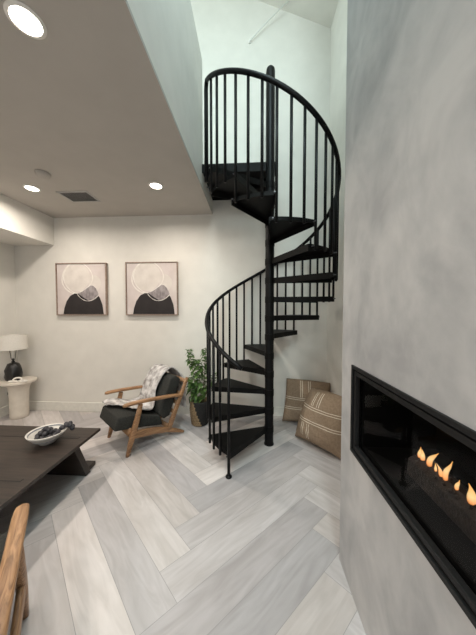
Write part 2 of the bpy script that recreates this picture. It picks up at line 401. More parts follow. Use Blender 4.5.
# ------------------------------------------------------------------ gas fireplace
fp = thing('gas_fireplace', 'long black linear gas fireplace with burning flames set in the grey plaster wall', 'fireplace', (XF, 0.2, FZ0))
def rect_ring(bm, x0, x1, o, i):
    (ya, yb, za, zb), (yc, yd, zc, zd) = o, i
    box(bm, x0, x1, ya, yb, za, zc); box(bm, x0, x1, ya, yb, zd, zb); box(bm, x0, x1, ya, yc, zc, zd); box(bm, x0, x1, yd, yb, zc, zd)
def at_fp(bm):
    bmesh.ops.translate(bm, verts=bm.verts, vec=(-XF, -0.2, -FZ0)); return bm
def inset(a, b=None):
    b = a if b is None else b
    return (FY0+a, FY1-a, FZ0+b, FZ1-b)
bm = bmesh.new(); rect_ring(bm, XF-0.008, XF+0.02, inset(0.0), inset(0.016)); obj('outer_trim', at_fp(bm), M['dark_metal'], fp, bevel=0.0015)
bm = bmesh.new(); rect_ring(bm, XF+0.014, XF+0.03, inset(0.016), inset(0.024)); obj('shadow_gap', at_fp(bm), M['firebox'], fp)
bm = bmesh.new(); rect_ring(bm, XF-0.003, XF+0.016, inset(0.024), inset(0.043)); obj('inner_trim', at_fp(bm), M['dark_metal'], fp, bevel=0.0015)
bm = bmesh.new(); y0, y1, z0, z1 = inset(0.043); X0, X1 = XF+0.031, XF+0.36
box(bm, X0, X1, y0-0.02, y1+0.02, z0-0.02, z0); box(bm, X0, X1, y0-0.02, y1+0.02, z1, z1+0.02)
box(bm, X0, X1, y1, y1+0.02, z0, z1); box(bm, X0, X1, y0-0.02, y0, z0, z1); box(bm, X1, X1+0.02, y0-0.02, y1+0.02, z0-0.02, z1+0.02)
obj('firebox', at_fp(bm), M['firebox'], fp)
gm, gt, gb = new_mat('fireplace glass'); gt.nodes.remove(gb)
tr = N(gt, 'ShaderNodeBsdfTransparent'); tr.inputs[0].default_value = (0.93, 0.93, 0.93, 1); gl = N(gt, 'ShaderNodeBsdfGlossy'); gl.inputs['Roughness'].default_value = 0.03
fr = N(gt, 'ShaderNodeFresnel'); fr.inputs[0].default_value = 1.16; mxs = N(gt, 'ShaderNodeMixShader')
ge = N(gt, 'ShaderNodeNewGeometry'); mb_ = N(gt, 'ShaderNodeMath', operation='SUBTRACT'); mb_.inputs[0].default_value = 1.0; gt.links.new(ge.outputs['Backfacing'], mb_.inputs[1])
mm_ = N(gt, 'ShaderNodeMath', operation='MULTIPLY'); gt.links.new(fr.outputs[0], mm_.inputs[0]); gt.links.new(mb_.outputs[0], mm_.inputs[1])
gt.links.new(mm_.outputs[0], mxs.inputs[0]); gt.links.new(tr.outputs[0], mxs.inputs[1]); gt.links.new(gl.outputs[0], mxs.inputs[2])
gt.links.new(mxs.outputs[0], gt.nodes['Material Output'].inputs['Surface'])
bm = bmesh.new(); box(bm, XF+0.018, XF+0.022, y0-0.01, y1+0.01, z0-0.01, z1+0.01); obj('glass_pane', at_fp(bm), gm, fp)
# burner ledge
bm = bmesh.new()
prism(bm, [(0.120, z0), (0.205, z0), (0.205, z0+0.070), (0.155, z0+0.078), (0.122, z0+0.062)], (1, 0, 0), (0, 0, 1), (XF, 0, 0), y0+0.03, y1-0.175, (0, 1, 0))
bur = obj('burner', at_fp(bm), M['burner'], fp, bevel=0.004)
bm = bmesh.new(); rnd = random.Random(3)
for i in range(150):
    y = rnd.uniform(y0+0.05, y1-0.19); x = XF+rnd.uniform(0.128, 0.198); z = z0+0.068+rnd.uniform(0, 0.008)
    bmesh.ops.create_icosphere(bm, subdivisions=1, radius=rnd.uniform(0.004, 0.009), matrix=Matrix.Translation((x, y, z)))
g = obj('crushed_glass', at_fp(bm), M['burner'], bur); g['kind'] = 'stuff'
fm, ft, fb = new_mat('gas flame'); ft.nodes.remove(fb)
tc = N(ft, 'ShaderNodeTexCoord'); sp = N(ft, 'ShaderNodeSeparateXYZ'); ft.links.new(tc.outputs['Generated'], sp.inputs[0])
cr = N(ft, 'ShaderNodeValToRGB'); e = cr.color_ramp.elements
e[0].position = 0.0; e[0].color = (1.0, 0.30, 0.07, 1); e[1].position = 1.0; e[1].color = (1.0, 0.45, 0.10, 1); x = e.new(0.45); x.color = (1.0, 0.66, 0.30, 1)
ft.links.new(sp.outputs['Z'], cr.inputs[0]); em = N(ft, 'ShaderNodeEmission'); em.inputs[1].default_value = 1.25
ft.links.new(cr.outputs[0], em.inputs[0])
lw = N(ft, 'ShaderNodeLayerWeight'); lw.inputs[0].default_value = 0.35; tr = N(ft, 'ShaderNodeBsdfTransparent'); ms = N(ft, 'ShaderNodeMixShader')
ft.links.new(lw.outputs['Facing'], ms.inputs[0]); ft.links.new(em.outputs[0], ms.inputs[1]); ft.links.new(tr.outputs[0], ms.inputs[2])
ft.links.new(ms.outputs[0], ft.nodes['Material Output'].inputs['Surface'])
def tongue(bm, base, h, r, lean, wig=0.0):
    n = 9; pts = []; rr = []
    for i in range(n):
        t = i/(n-1); pts.append((base[0]+math.sin(t*5)*wig*0.3, base[1]+lean*t*t+math.sin(t*6)*wig, base[2]+h*t))
        rr.append(max(0.0006, r*(0.62+1.6*t)*(1-t)**1.25*1.1))
    tube(bm, pts, rr, 10)
FX = XF+0.155; FZ = z0+0.079
flames = [  # y, [(dy, h, r, lean, wiggle)]
    (0.905, [(0, 0.030, 0.012, 0.004, 0.002), (0.016, 0.034, 0.010, -0.004, 0.002)]),
    (0.872, [(0, 0.055, 0.013, -0.035, 0.003)]),
    (0.842, [(0, 0.022, 0.006, 0.004, 0.001)]),
    (0.805, [(0.012, 0.024, 0.010, 0.02, 0.002), (-0.004, 0.062, 0.011, -0.022, 0.004)]),
    (0.758, [(0, 0.030, 0.008, -0.008, 0.002)]),
    (0.705, [(0, 0.040, 0.017, 0.012, 0.002)]),
    (0.660, [(0, 0.052, 0.013, -0.004, 0.002)]),
    (0.560, [(0, 0.048, 0.014, -0.02, 0.003)]),
    (0.470, [(0, 0.040, 0.013, 0.012, 0.003)])]
for y, ts in flames:
    bm = bmesh.new()
    for dy, h, r, ln, wg in ts: tongue(bm, (FX, y+dy, FZ-0.004), h*1.3, r*0.88, ln*1.15, wg)
    obj('flame', at_fp(bm), fm, bur, smooth=True)

# ------------------------------------------------------------------ spiral staircase
CX, CY = 0.179, 2.395; RT = 0.606; DA = 29.45; A0 = 234.0; RISE = 0.188; Z1 = 0.19
st = thing('spiral_staircase', 'black steel spiral staircase winding up from the plank floor to the loft', 'staircase', (CX, CY, 0))
def pol(r, a, z): return (r*math.cos(R(a)), r*math.sin(R(a)), z)
bm = bmesh.new(); lathe(bm, [(0, 0), (0.050, 0), (0.050, 0.010), (0.044, 0.012), (0.044, 3.70), (0.040, 3.722), (0.028, 3.737), (0, 3.742)], n=28)
obj('centre_pole', bm, M['black'], st, smooth=True).modifiers.new('s', 'EDGE_SPLIT').split_angle = R(35)
def make_tread(k):
    a1 = A0-DA*(k-1); a0 = a1-DA-5.0; z = Z1+RISE*(k-1); n = 8
    bm = bmesh.new(); th = 0.008; fl = 0.052
    arcs = [a1+(a0-a1)*i/n for i in range(n+1)]
    # plate
    lo, hi = [], []
    inner = 0.040
    pts = [pol(inner, a1+4, 0)]+[pol(RT, a, 0) for a in arcs]+[pol(inner, a0-4, 0)]
    prism(bm, [(p[0], p[1]) for p in pts], (1, 0, 0), (0, 1, 0), (0, 0, 0), z-th, z, (0, 0, 1))
    # flanges under the two radial edges and the rim
    def flange(pa, pb, hgt, t=0.006):
        d = Vector((pb[0]-pa[0], pb[1]-pa[1], 0)); s = Vector((-d.y, d.x, 0)).normalized()*t
        q = [(pa[0], pa[1]), (pb[0], pb[1]), (pb[0]+s.x, pb[1]+s.y), (pa[0]+s.x, pa[1]+s.y)]
        prism(bm, q, (1, 0, 0), (0, 1, 0), (0, 0, 0), z-hgt, z-th, (0, 0, 1))
    flange(pol(RT, a1, 0), pol(0.042, a1+2, 0), fl); flange(pol(0.042, a0-2, 0), pol(RT, a0, 0), fl)
    for i in range(n): flange(pol(RT, arcs[i+1], 0), pol(RT, arcs[i], 0), 0.03, 0.005)
    # hub ring round the pole
    lathe(bm, [(0.0435, z-0.060), (0.0475, z-0.060), (0.0475, z+0.002), (0.0435, z+0.002)], n=20)
    o = obj('tread', bm, M['tread'], st)
    for a in (a1-1.2, a0+2.6):
        b = bmesh.new(); p0 = Vector(pol(RT+0.004, a, z-0.02)); p1 = Vector(pol(RT+0.030, a, z-0.02))
        tube(b, [p0, p1], 0.0055, 8); obj('bolt', b, M['bolt'], o)
for k in range(1, 15): make_tread(k)
# landing plate with its edge flanges
zl = SL+0.002; bm = bmesh.new()
x0, x1, y0l, y1l = XS+0.003-CX, 0.055, -0.012, D-0.004-CY
box(bm, x0, x1, y0l, y1l, zl-0.008, zl)
box(bm, x0, x1, y0l, y0l+0.008, zl-0.085, zl-0.008); box(bm, x0, x0+0.008, y0l+0.008, y1l, zl-0.06, zl-0.008)
box(bm, x1-0.008, x1, 0.05, y1l, zl-0.085, zl-0.008); box(bm, x0+0.008, x1-0.008, y1l-0.008, y1l, zl-0.06, zl-0.008)
box(bm, x0+0.008, x1-0.008, 0.30, 0.306, zl-0.06, zl-0.008)
obj('landing_plate', bm, M['tread'], st)
# handrail and balusters
RR = 0.630
def rail_z(th): return 0.917+(246-th)*0.00622
AE = -158
pts = [pol(RR, 246-i*(246-AE)/90, rail_z(246-i*(246-AE)/90)) for i in range(91)]
e = Vector(pts[-1])
pts += [tuple(e+Vector((-0.008, 0.022, -0.004))), tuple(e+Vector((-0.014, 0.040, -0.022))), tuple(e+Vector((-0.016, 0.046, -0.05)))]
zend = 2.56
pts += [(pts[-1][0], pts[-1][1], zend)]
bm = bmesh.new(); tube(bm, pts, 0.0185, 10); obj('handrail', bm, M['black'], st, smooth=True)
n = 0
for i in range(0, 41):
    a = A0-i*DA/3; k = i//3+1; zb = Z1+RISE*(k-1)-0.05
    if i % 3 == 0 and i > 0: zb -= RISE
    if i == 0:
        bm = bmesh.new(); x, y, _ = pol(RT+0.016, a, 0)
        tube(bm, [(x, y, 0.016), (x, y, rail_z(a))], 0.0125, 10); nw = obj('newel_post', bm, M['black'], st, smooth=True)
        bm = bmesh.new(); lathe(bm, [(0, 0.0), (0.027, 0.0), (0.027, 0.008), (0.020, 0.016), (0.013, 0.026), (0, 0.026)], c=(x, y, 0), n=20); obj('floor_flange', bm, M['black'], nw)
        continue
    if a < AE+1.5: continue
    x, y, _ = pol(RT+0.016, a, 0); bm = bmesh.new(); tube(bm, [(x, y, zb), (x, y, rail_z(a))], 0.0115, 8)
    obj('baluster', bm, M['black'], st, smooth=True)

# ------------------------------------------------------------------ lounge chairs (x = towards the back, y = across)
def make_chair(label):
    t = thing('lounge_chair', label, 'armchair', group=None)
    side = (0, 1, 0)
    for y in (0.0, 0.49):
        bm = bmesh.new(); sweep(bm, [(0.002, y, 0.0), (0.05, y, 0.17), (0.10, y, 0.33), (0.135, y, 0.462)], [(0.026, 0.030), (0.036, 0.056), (0.036, 0.050), (0.030, 0.040)], side); obj('leg', bm, M['oak'], t, smooth=True)
        P = catmull([(-0.03, y, 0.487), (0.05, y, 0.490), (0.20, y, 0.481), (0.40, y, 0.462), (0.60, y, 0.432)], 6); nP = len(P)
        sz = []
        for i in range(nP):
            u = i/(nP-1); tip = min(1, (u/0.075))**0.5 if u < 0.075 else 1
            sz.append(((0.034+0.022*math.sin(min(1, u*2.4+0.25)*PI/2)*(1-0.55*max(0, u-0.4)))*max(tip, 0.35), (0.030+0.004*u)*max(tip, 0.6)))
        bm = bmesh.new(); sweep(bm, P, sz, side, n=20, p=3); obj('armrest', bm, M['oak'], t, smooth=True)
        bm = bmesh.new(); sweep(bm, [(0.425, y, 0.085), (0.50, y, 0.25), (0.59, y, 0.44), (0.672, y, 0.612)], [(0.03, 0.056), (0.03, 0.052), (0.03, 0.046), (0.026, 0.034)], side); obj('back_post', bm, M['oak'], t, smooth=True)
        P = catmull([(0.035, y, 0.195), (0.16, y, 0.170), (0.30, y, 0.142), (0.42, y, 0.104), (0.53, y, 0.055), (0.615, y, 0.0125)], 5); nP = len(P)
        bm = bmesh.new(); sweep(bm, P, [(0.028, 0.082-0.058*(i/(nP-1))**1.5) for i in range(nP)], side); obj('side_rail', bm, M['oak'], t, smooth=True)
    bm = bmesh.new(); sweep(bm, [(0.035, 0.012, 0.215), (0.035, 0.478, 0.215)], (0.024, 0.075), (1, 0, -0.25)); obj('front_stretcher', bm, M['oak'], t, smooth=True)
    bm = bmesh.new(); sweep(bm, [(0.44, 0.012, 0.125), (0.44, 0.478, 0.125)], (0.024, 0.05), (1, 0, 0)); obj('rear_stretcher', bm, M['oak'], t, smooth=True)
    bm = bmesh.new(); sweep(bm, [(0.655, 0.012, 0.575), (0.655, 0.478, 0.575)], (0.022, 0.045), (1, 0, -0.4)); obj('top_rail', bm, M['oak'], t, smooth=True)
    for z in (0.26, 0.35, 0.44):
        u = 0.515+(z-0.26)*0.455; bm = bmesh.new(); sweep(bm, [(u, 0.012, z), (u, 0.478, z)], (0.014, 0.04), (1, 0, -0.4)); obj('back_slat', bm, M['oak'], t, smooth=True)
    def cushion(name, poly, y0, y1, puff):
        bm = bmesh.new(); prism(bm, poly, (1, 0, 0), (0, 0, 1), (0, 0, 0), y0, y1, (0, 1, 0))
        o = obj(name, bm, M['charcoal'], t, smooth=False, bevel=0.018, seg=4)
        for f in o.data.polygons: f.use_smooth = True
        return o
    cushion('seat_cushion', [(-0.100, 0.262), (-0.060, 0.380), (0.10, 0.356), (0.355, 0.270), (0.385, 0.158), (0.10, 0.225)], 0.030, 0.462, 0)
    cushion('back_cushion', [(0.345, 0.278), (0.372, 0.36), (0.478, 0.630), (0.545, 0.652), (0.612, 0.602), (0.47, 0.230), (0.40, 0.212)], 0.032, 0.460, 0)
    return t
ch1 = make_chair('oak framed lounge chair with charcoal cushions and a fluffy throw, facing the coffee table')
CH1 = ((-1.161, 2.098, 0), R(50.0)); ch1.location = CH1[0]; ch1.rotation_euler = (0, 0, CH1[1])
ch1['group'] = 'oak lounge chairs'
dup(ch1, (-1.399, 0.654, 0), R(-51), 'oak lounge chair at the near left of which only one armrest end and leg show', 'oak lounge chairs')

# throw
path = catmull([(0.70, 0.22, 0.10, 0.36), (0.70, 0.36, 0.10, 0.38), (0.685, 0.52, 0.11, 0.40), (0.655, 0.63, 0.13, 0.44), (0.585, 0.685, 0.15, 0.475), (0.50, 0.675, 0.16, 0.485), (0.440, 0.585, 0.16, 0.49),
    (0.398, 0.49, 0.17, 0.485), (0.350, 0.38, 0.13, 0.475), (0.295, 0.335, 0.08, 0.47), (0.20, 0.350, 0.06, 0.465), (0.10, 0.380, 0.16, 0.47), (0.03, 0.395, 0.27, 0.475), (-0.02, 0.402, 0.31, 0.48), (-0.055, 0.392, 0.35, 0.48)], 6)
bm = bmesh.new(); rows = []; nv = 30
for i, (u, z, v0, v1) in enumerate(path):
    row = []
    d = Vector((path[min(i+1, len(path)-1)][0]-path[max(i-1, 0)][0], 0, path[min(i+1, len(path)-1)][1]-path[max(i-1, 0)][1])).normalized()
    nrm = Vector((d.z, 0, -d.x))
    if nrm.z < 0 and 30 < i: nrm = -nrm
    for j in range(nv):
        s = j/(nv-1); v = v0+(v1-v0)*s+0.012*noise.noise((u*9, z*9, s*2))
        nn = 0.016*noise.noise((u*8+3, v*17, z*8))+0.010*math.sin(v*62+u*9+z*7)
        nn = abs(nn)+0.004
        p = Vector((u, v, z))
        p += (Vector((-0.94, 0, 0.35)) if i < 48 and i > 30 else (Vector((0, 0, 1)) if i >= 48 else (Vector((1, 0, 0.1)) if i < 20 else Vector((0, 0, 1)))))*nn
        row.append(bm.verts.new(p))
    rows.append(row)
for i in range(len(rows)-1):
    for j in range(nv-1): bm.faces.new((rows[i][j], rows[i][j+1], rows[i+1][j+1], rows[i+1][j]))
th = obj('throw_blanket', bm, M['throw'], smooth=True); th.location = CH1[0]; th.rotation_euler = (0, 0, CH1[1])
md = th.modifiers.new('thick', 'SOLIDIFY'); md.thickness = 0.012; md.offset = 1
tag(th, 'mottled white and grey fluffy throw draped over the charcoal lounge chair', 'blanket')

# ------------------------------------------------------------------ coffee table and what lies on it
TX1, TY1, TZ = -1.310, 1.945, 0.35; TX0, TY0 = -2.45, 0.77
ct = thing('coffee_table', 'low dark brown wooden coffee table with a bowl on top', 'table', ((TX0+TX1)/2, (TY0+TY1)/2, 0))
ox, oy = (TX0+TX1)/2, (TY0+TY1)/2; hx, hy = (TX1-TX0)/2, (TY1-TY0)/2
bm = bmesh.new(); box(bm, -hx, hx, -hy, hy, TZ-0.024, TZ); top = obj('tabletop', bm, M['table'], ct, bevel=0.003)
bm = bmesh.new()
for y in (1.772, 1.30): box(bm, -hx+0.05, -1.378-ox, y-oy-0.004, y-oy+0.004, TZ-0.001, TZ+0.0006)
for y in (1.772, 1.30): box(bm, -1.386-ox, -1.378-ox, y-oy-0.004, y-oy+0.022, TZ-0.001, TZ+0.0006)
obj('inlay_groove', bm, M['groove'], top)
for sy in (1, -1):   # a splayed panel leg under each end
    y = sy*(hy-0.085)
    bm = bmesh.new(); yb, yt = y+sy*0.0, y-sy*0.12
    lo = [(-hx+0.06, yb-0.028, 0), (hx-0.055, yb-0.028, 0), (hx-0.055, yb+0.028, 0), (-hx+0.06, yb+0.028, 0)]
    hi = [(-hx+0.10, yt-0.028, TZ-0.024), (hx-0.075, yt-0.028, TZ-0.024), (hx-0.075, yt+0.028, TZ-0.024), (-hx+0.10, yt+0.028, TZ-0.024)]
    v = [bm.verts.new(p) for p in lo+hi]
    for i in ((0, 3, 2, 1), (4, 5, 6, 7), (0, 1, 5, 4), (1, 2, 6, 5), (2, 3, 7, 6), (3, 0, 4, 7)): bm.faces.new([v[k] for k in i])
    lg = obj('leg', bm, M['table'], ct, bevel=0.003)
    bm = bmesh.new(); box(bm, hx-0.16, hx-0.075, yb+sy*0.024 if sy > 0 else yb-0.12, yb+0.12 if sy > 0 else yb+sy*0.024, 0, 0.035); obj('foot', bm, M['table'], lg, bevel=0.003)
bm = bmesh.new(); box(bm, -0.03, 0.03, -hy+0.21, hy-0.21, 0.12, 0.20); obj('stretcher', bm, M['table'], ct, bevel=0.003)
# bowl
BX, BY = -1.583, 1.712
bw = thing('serving_bowl', 'wide white stoneware bowl with dark rim bands on the coffee table', 'bowl', (BX, BY, TZ))
bm = bmesh.new()
prof = [(0, 0.0), (0.052, 0.0), (0.055, 0.006), (0.060, 0.012), (0.094, 0.038), (0.122, 0.072), (0.130, 0.086), (0.126, 0.089), (0.118, 0.082), (0.112, 0.074), (0.090, 0.046), (0.055, 0.022), (0, 0.014)]
lathe(bm, prof, n=48, mfun=lambda i, k: 1 if i in (8,) else 0)
obj('bowl_body', bm, [M['bowl'], M['bowl_band']], bw, smooth=True)
bm = bmesh.new(); tube(bm, [(0.0955*math.cos(a), 0.0955*math.sin(a), 0.0392) for a in (2*PI*k/48 for k in range(48))], 0.0022, 6, closed=True); obj('rim_band', bm, M['bowl_band'], bw, smooth=True)
# bead garland
bg = thing('bead_garland', 'strand of dark grey round beads heaped in the white bowl', 'beads', (BX, BY, TZ+0.042))
rnd = random.Random(11); beads = []
def try_bead(x, y, z, r): beads.append((x, y, z, r))
for i in range(9):
    a = i*2*PI/9; try_bead(0.062*math.cos(a), 0.062*math.sin(a), 0.016, 0.0185)
for i in range(4):
    a = i*2*PI/4+0.4; try_bead(0.024*math.cos(a), 0.024*math.sin(a), 0.008, 0.0185)
for i in range(5):
    a = i*2*PI/5+0.2; try_bead(-0.008+0.034*math.cos(a), 0.034*math.sin(a), 0.040, 0.019)
try_bead(-0.01, 0, 0.064, 0.0185); try_bead(0.02, -0.008, 0.060, 0.0165)
tail = [(0.072, 0.020, 0.034), (0.092, 0.042, 0.056), (0.112, 0.062, 0.066), (0.124, 0.074, 0.056), (0.132, 0.088, 0.028), (0.070, 0.056, 0.044), (0.088, 0.082, 0.062), (0.104, 0.102, 0.060), (0.116, 0.112, 0.030)]
for p in tail: try_bead(*p, 0.0180)
for x, y, z, r in beads:
    bm = bmesh.new(); bmesh.ops.create_uvsphere(bm, u_segments=16, v_segments=10, radius=r); o = obj('bead', bm, M['bead'], bg, smooth=True); o.location = (x, y, z)
bm = bmesh.new(); tube(bm, catmull([(0.07, 0.02, 0.02)]+tail[:5], 4), 0.0018, 6); obj('string', bm, M['bead'], bg, smooth=True)

# ------------------------------------------------------------------ side table, lamp
SX, SY = -2.985, 2.83; SZ = 0.478
sd = thing('side_table', 'small cream pedestal side table in the back left corner', 'side table', (SX, SY, 0))
bm = bmesh.new(); lathe(bm, [(0, 0), (0.088, 0), (0.094, 0.006), (0.096, 0.05), (0.097, 0.25), (0.101, 0.34), (0.112, 0.40), (0.135, 0.432), (0.155, 0.444)], n=40); obj('pedestal', bm, M['ceramic'], sd, smooth=True)
bm = bmesh.new(); lathe(bm, [(0, 0.440), (0.150, 0.442), (0.172, 0.446), (0.183, 0.455), (0.184, 0.468), (0.180, SZ), (0, SZ)], n=48); obj('tabletop', bm, M['ceramic'], sd, smooth=True).modifiers.new('s', 'EDGE_SPLIT').split_angle = R(40)
LX, LY = -3.035, 2.815
lp = thing('table_lamp', 'black lumpy ceramic table lamp with a white drum shade on the side table', 'lamp', (LX, LY, SZ))
bm = bmesh.new(); lathe(bm, [(0, 0), (0.070, 0), (0.084, 0.012), (0.094, 0.05), (0.095, 0.09), (0.090, 0.135), (0.078, 0.180), (0.058, 0.213), (0.03, 0.227), (0, 0.229)], n=40, sy=0.85)
for v in bm.verts:   # knotted, thumbed clay surface
    d = 0.010*noise.noise(Vector(v.co)*18)
    for c, dep, rad in (((0.02, -0.08, 0.11), 0.026, 0.026), ((-0.04, -0.07, 0.165), 0.018, 0.026), ((0.06, -0.055, 0.16), 0.018, 0.026), ((0.0, -0.09, 0.045), 0.012, 0.02)):
        q = (v.co-Vector(c)).length; d -= dep*math.exp(-(q/rad)**2)
    n_ = Vector((v.co.x, v.co.y, 0)); n_ = n_.normalized() if n_.length > 1e-4 else Vector((0, 0, 1))
    if v.co.z > 0.004: v.co += n_*d
obj('lamp_base', bm, M['gloss_black'], lp, smooth=True)
bm = bmesh.new(); lathe(bm, [(0, 0.220), (0.017, 0.220), (0.017, 0.245), (0.009, 0.247), (0.009, 0.28), (0, 0.28)], n=18); nk = obj('neck', bm, M['dark_metal'], lp)
bm = bmesh.new()
for s in (-1, 1): tube(bm, catmull([(s*0.010, 0, 0.250), (s*0.028, 0, 0.285), (s*0.034, 0, 0.33), (s*0.046, 0, 0.40), (s*0.034, 0, 0.50), (0, 0, 0.545)], 5), 0.0026, 8)
obj('harp', bm, M['dark_metal'], lp, smooth=True)
bm = bmesh.new(); lathe(bm, [(0, 0.28), (0.012, 0.285), (0.012, 0.32), (0.016, 0.40), (0.028, 0.43), (0.02, 0.46), (0, 0.468)], n=20); obj('light_bulb', bm, M['white'], lp, smooth=True)
bm = bmesh.new(); lathe(bm, [(0.148, 0.398), (0.143, 0.580), (0.140, 0.580), (0.145, 0.398), (0.148, 0.398)], n=48); shd = obj('lamp_shade', bm, M['shade'], lp, smooth=True)
shd.modifiers.new('s', 'EDGE_SPLIT').split_angle = R(40)
bm = bmesh.new()
for k in range(3):
    a = 2*PI*k/3; tube(bm, [(0, 0, 0.545), (0.1415*math.cos(a), 0.1415*math.sin(a), 0.55)], 0.002, 6)
lathe(bm, [(0, 0.54), (0.008, 0.542), (0.010, 0.555), (0, 0.567)], n=12); obj('spider_fitter', bm, M['dark_metal'], shd)
# white chain ornament on the side table
orn = thing('chain_ornament', 'white carved chain link ornament lying in front of the black lamp', 'ornament', (-2.905, 2.735, SZ))
for (x, y, rz, tilt) in ((-0.055, -0.005, 0.15, 0.0), (0.0, 0.005, 0.5, 1.05), (0.055, 0.02, 0.2, 0.0)):
    bm = bmesh.new(); a_, b_, r_ = 0.040, 0.024, 0.0100
    tube(bm, [(a_*math.cos(q), b_*math.sin(q), 0) for q in (2*PI*k/24 for k in range(24))], r_, 10, closed=True)
    o = obj('link', bm, M['white_matte'], orn, smooth=True); o.location = (x, y, r_+0.0005 if tilt == 0 else 0.031); o.rotation_euler = (tilt, 0, rz)
# outlet with a black plug on the left wall beside the side table
ou = thing('wall_outlet', 'white outlet with a black plug low on the left wall', 'outlet', (XL, 2.90, 0.30))
bm = bmesh.new(); box(bm, 0, 0.005, -0.036, 0.036, -0.058, 0.058); obj('cover_plate', bm, M['white'], ou, bevel=0.003)
bm = bmesh.new(); box(bm, 0.005, 0.042, -0.018, 0.018, -0.042, -0.008); pg = obj('plug', bm, M['gloss_black'], ou, bevel=0.006)
bm = bmesh.new(); tube(bm, catmull([(0.042, 0, -0.025), (0.07, 0.0, -0.035), (0.085, 0.01, -0.08), (0.07, 0.04, -0.17), (0.055, 0.06, -0.24), (0.04, 0.09, -0.292)], 5), 0.0035, 8); obj('power_cord', bm, M['gloss_black'], pg, smooth=True)

# ------------------------------------------------------------------ pictures
def make_picture(name, x0, x1, z0, z1, label):
    w, h = x1-x0, z1-z0; t = thing(name, label, 'picture', ((x0+x1)/2, D, (z0+z1)/2), 0, 'pair of abstract prints')
    fw, fd = 0.013, 0.04
    bm = bmesh.new()
    box(bm, -w/2, w/2, -fd, -0.001, -h/2, -h/2+fw); box(bm, -w/2, w/2, -fd, -0.001, h/2-fw, h/2); box(bm, -w/2, -w/2+fw, -fd, -0.001, -h/2+fw, h/2-fw); box(bm, w/2-fw, w/2, -fd, -0.001, -h/2+fw, h/2-fw)
    obj('frame', bm, M['frame_wood'], t, bevel=0.0015)
    bm = bmesh.new(); cw, chh = w-2*fw-0.006, h-2*fw-0.006
    box(bm, -cw/2, cw/2, -0.030, -0.004, -chh/2, chh/2)
    lay = [0]
    def shape(poly, mi):
        lay[0] += 1; y = -0.030-0.0004*lay[0]
        P = [(min(1, max(0, a)), min(1, max(0, b))) for a, b in poly]
        f = bm.faces.new([bm.verts.new(((a-0.5)*cw, y, (b-0.5)*chh)) for a, b in P]); f.material_index = mi
        if f.normal.y > 0: f.normal_flip()
    def ell(cx, cy, rx, ry, ph=0, n=40, wob=0.03):
        return [(cx+(rx+wob*math.sin(3*a+ph)*rx)*math.cos(a), cy+(ry+wob*math.cos(2*a+ph)*ry)*math.sin(a)) for a in (2*PI*k/n for k in range(n))]
    shape(ell(0.40, 0.74, 0.28, 0.29, 0.5), 1)
    shape(ell(0.78, 0.62, 0.13, 0.16, 1.0), 1)
    def stroke(cx, cy, rx, ry, a0, a1, wd, ph):
        lay[0] += 1; y = -0.030-0.0004*lay[0]; n = 40; prev = None
        for k in range(n+1):
            a = a0+(a1-a0)*k/n; w_ = wd*(0.7+0.5*math.sin(5*a+ph)**2)
            q = []
            for s in (-1, 1):
                xx = cx+(rx+s*w_)*math.cos(a)+0.012*math.sin(3*a+ph); zz = cy+(ry+s*w_)*math.sin(a)
                q.append(bm.verts.new(((min(1, max(0, xx))-0.5)*cw, y, (min(1, max(0, zz))-0.5)*chh)))
            if prev:
                f = bm.faces.new((prev[0], q[0], q[1], prev[1])); f.material_index = 2
            prev = q
    stroke(0.42, 0.72, 0.31, 0.32, R(115), R(290), 0.013, 0.4)
    stroke(0.46, 0.74, 0.31, 0.33, R(120), R(265), 0.010, 1.4)
    stroke(0.40, 0.74, 0.33, 0.30, R(-75), R(60), 0.011, 2.0)
    shape([(0.12, 0), (0.14, 0.12), (0.19, 0.26), (0.27, 0.37), (0.36, 0.415), (0.46, 0.41), (0.58, 0.45), (0.68, 0.50), (0.80, 0.42), (0.88, 0.34), (0.935, 0.19), (0.96, 0)], 4)
    shape([(0.43, 0.418), (0.52, 0.45), (0.62, 0.52), (0.70, 0.575), (0.755, 0.565), (0.80, 0.52), (0.845, 0.44), (0.868, 0.375), (0.80, 0.31), (0.715, 0.265), (0.64, 0.28), (0.54, 0.34)], 3)
    stroke(0.64, 0.50, 0.245, 0.235, R(205), R(335), 0.005, 2.0)
    obj('canvas', bm, [M['art_bg'], M['art_disc'], M['art_white'], M['art_grey'], M['art_black']], t, recalc=False)
    return t
make_picture('framed_picture', -2.603, -1.908, 1.302, 1.995, 'left of two framed abstract prints with a black mound, farther from the staircase')
make_picture('framed_picture', -1.648, -0.955, 1.304, 1.997, 'right of two framed abstract prints with a black mound, nearer the staircase')

# ------------------------------------------------------------------ plant in a basket
PX, PY = -0.625, 2.79
bk = thing('planter_basket', 'round woven basket half natural and half black holding the leafy plant', 'basket', (PX, PY, 0))
bm = bmesh.new(); n = 48; prof = []
for i in range(23):
    t = i/22; r = 0.098+0.024*math.sin(min(1, t*1.25)*PI/2)-0.010*max(0, t-0.7)/0.3; prof.append((r+0.0035*(1 if i % 2 else -1), 0.002+0.285*t))
prof = [(0, 0.0)]+prof+[(prof[-1][0]-0.012, 0.285), (0.09, 0.22), (0, 0.22)]
def split(i, k):
    a = 360*k/n; z = 0.285*max(0, i-1)/22; d = (a-238+180) % 360-180      # black wedge rises diagonally round the right side
    return 1 if -(-0.10) and ((d > -2+95*(0.285-z)/0.285*0.55) and d < 150) else 0
lathe(bm, prof, n=n, mfun=split)
M['weave'] = mottled('natural seagrass weave', lin((104, 82, 58)), lin((172, 146, 112)), scale=70, rough=0.9, bump=0.7, bscale=130, stretch=(1, 1, 2.5))
M['weave_black'] = mottled('black woven fibre', lin((20, 19, 19)), lin((40, 38, 37)), scale=70, rough=0.85, bump=0.7, bscale=130, stretch=(1, 1, 2.5))
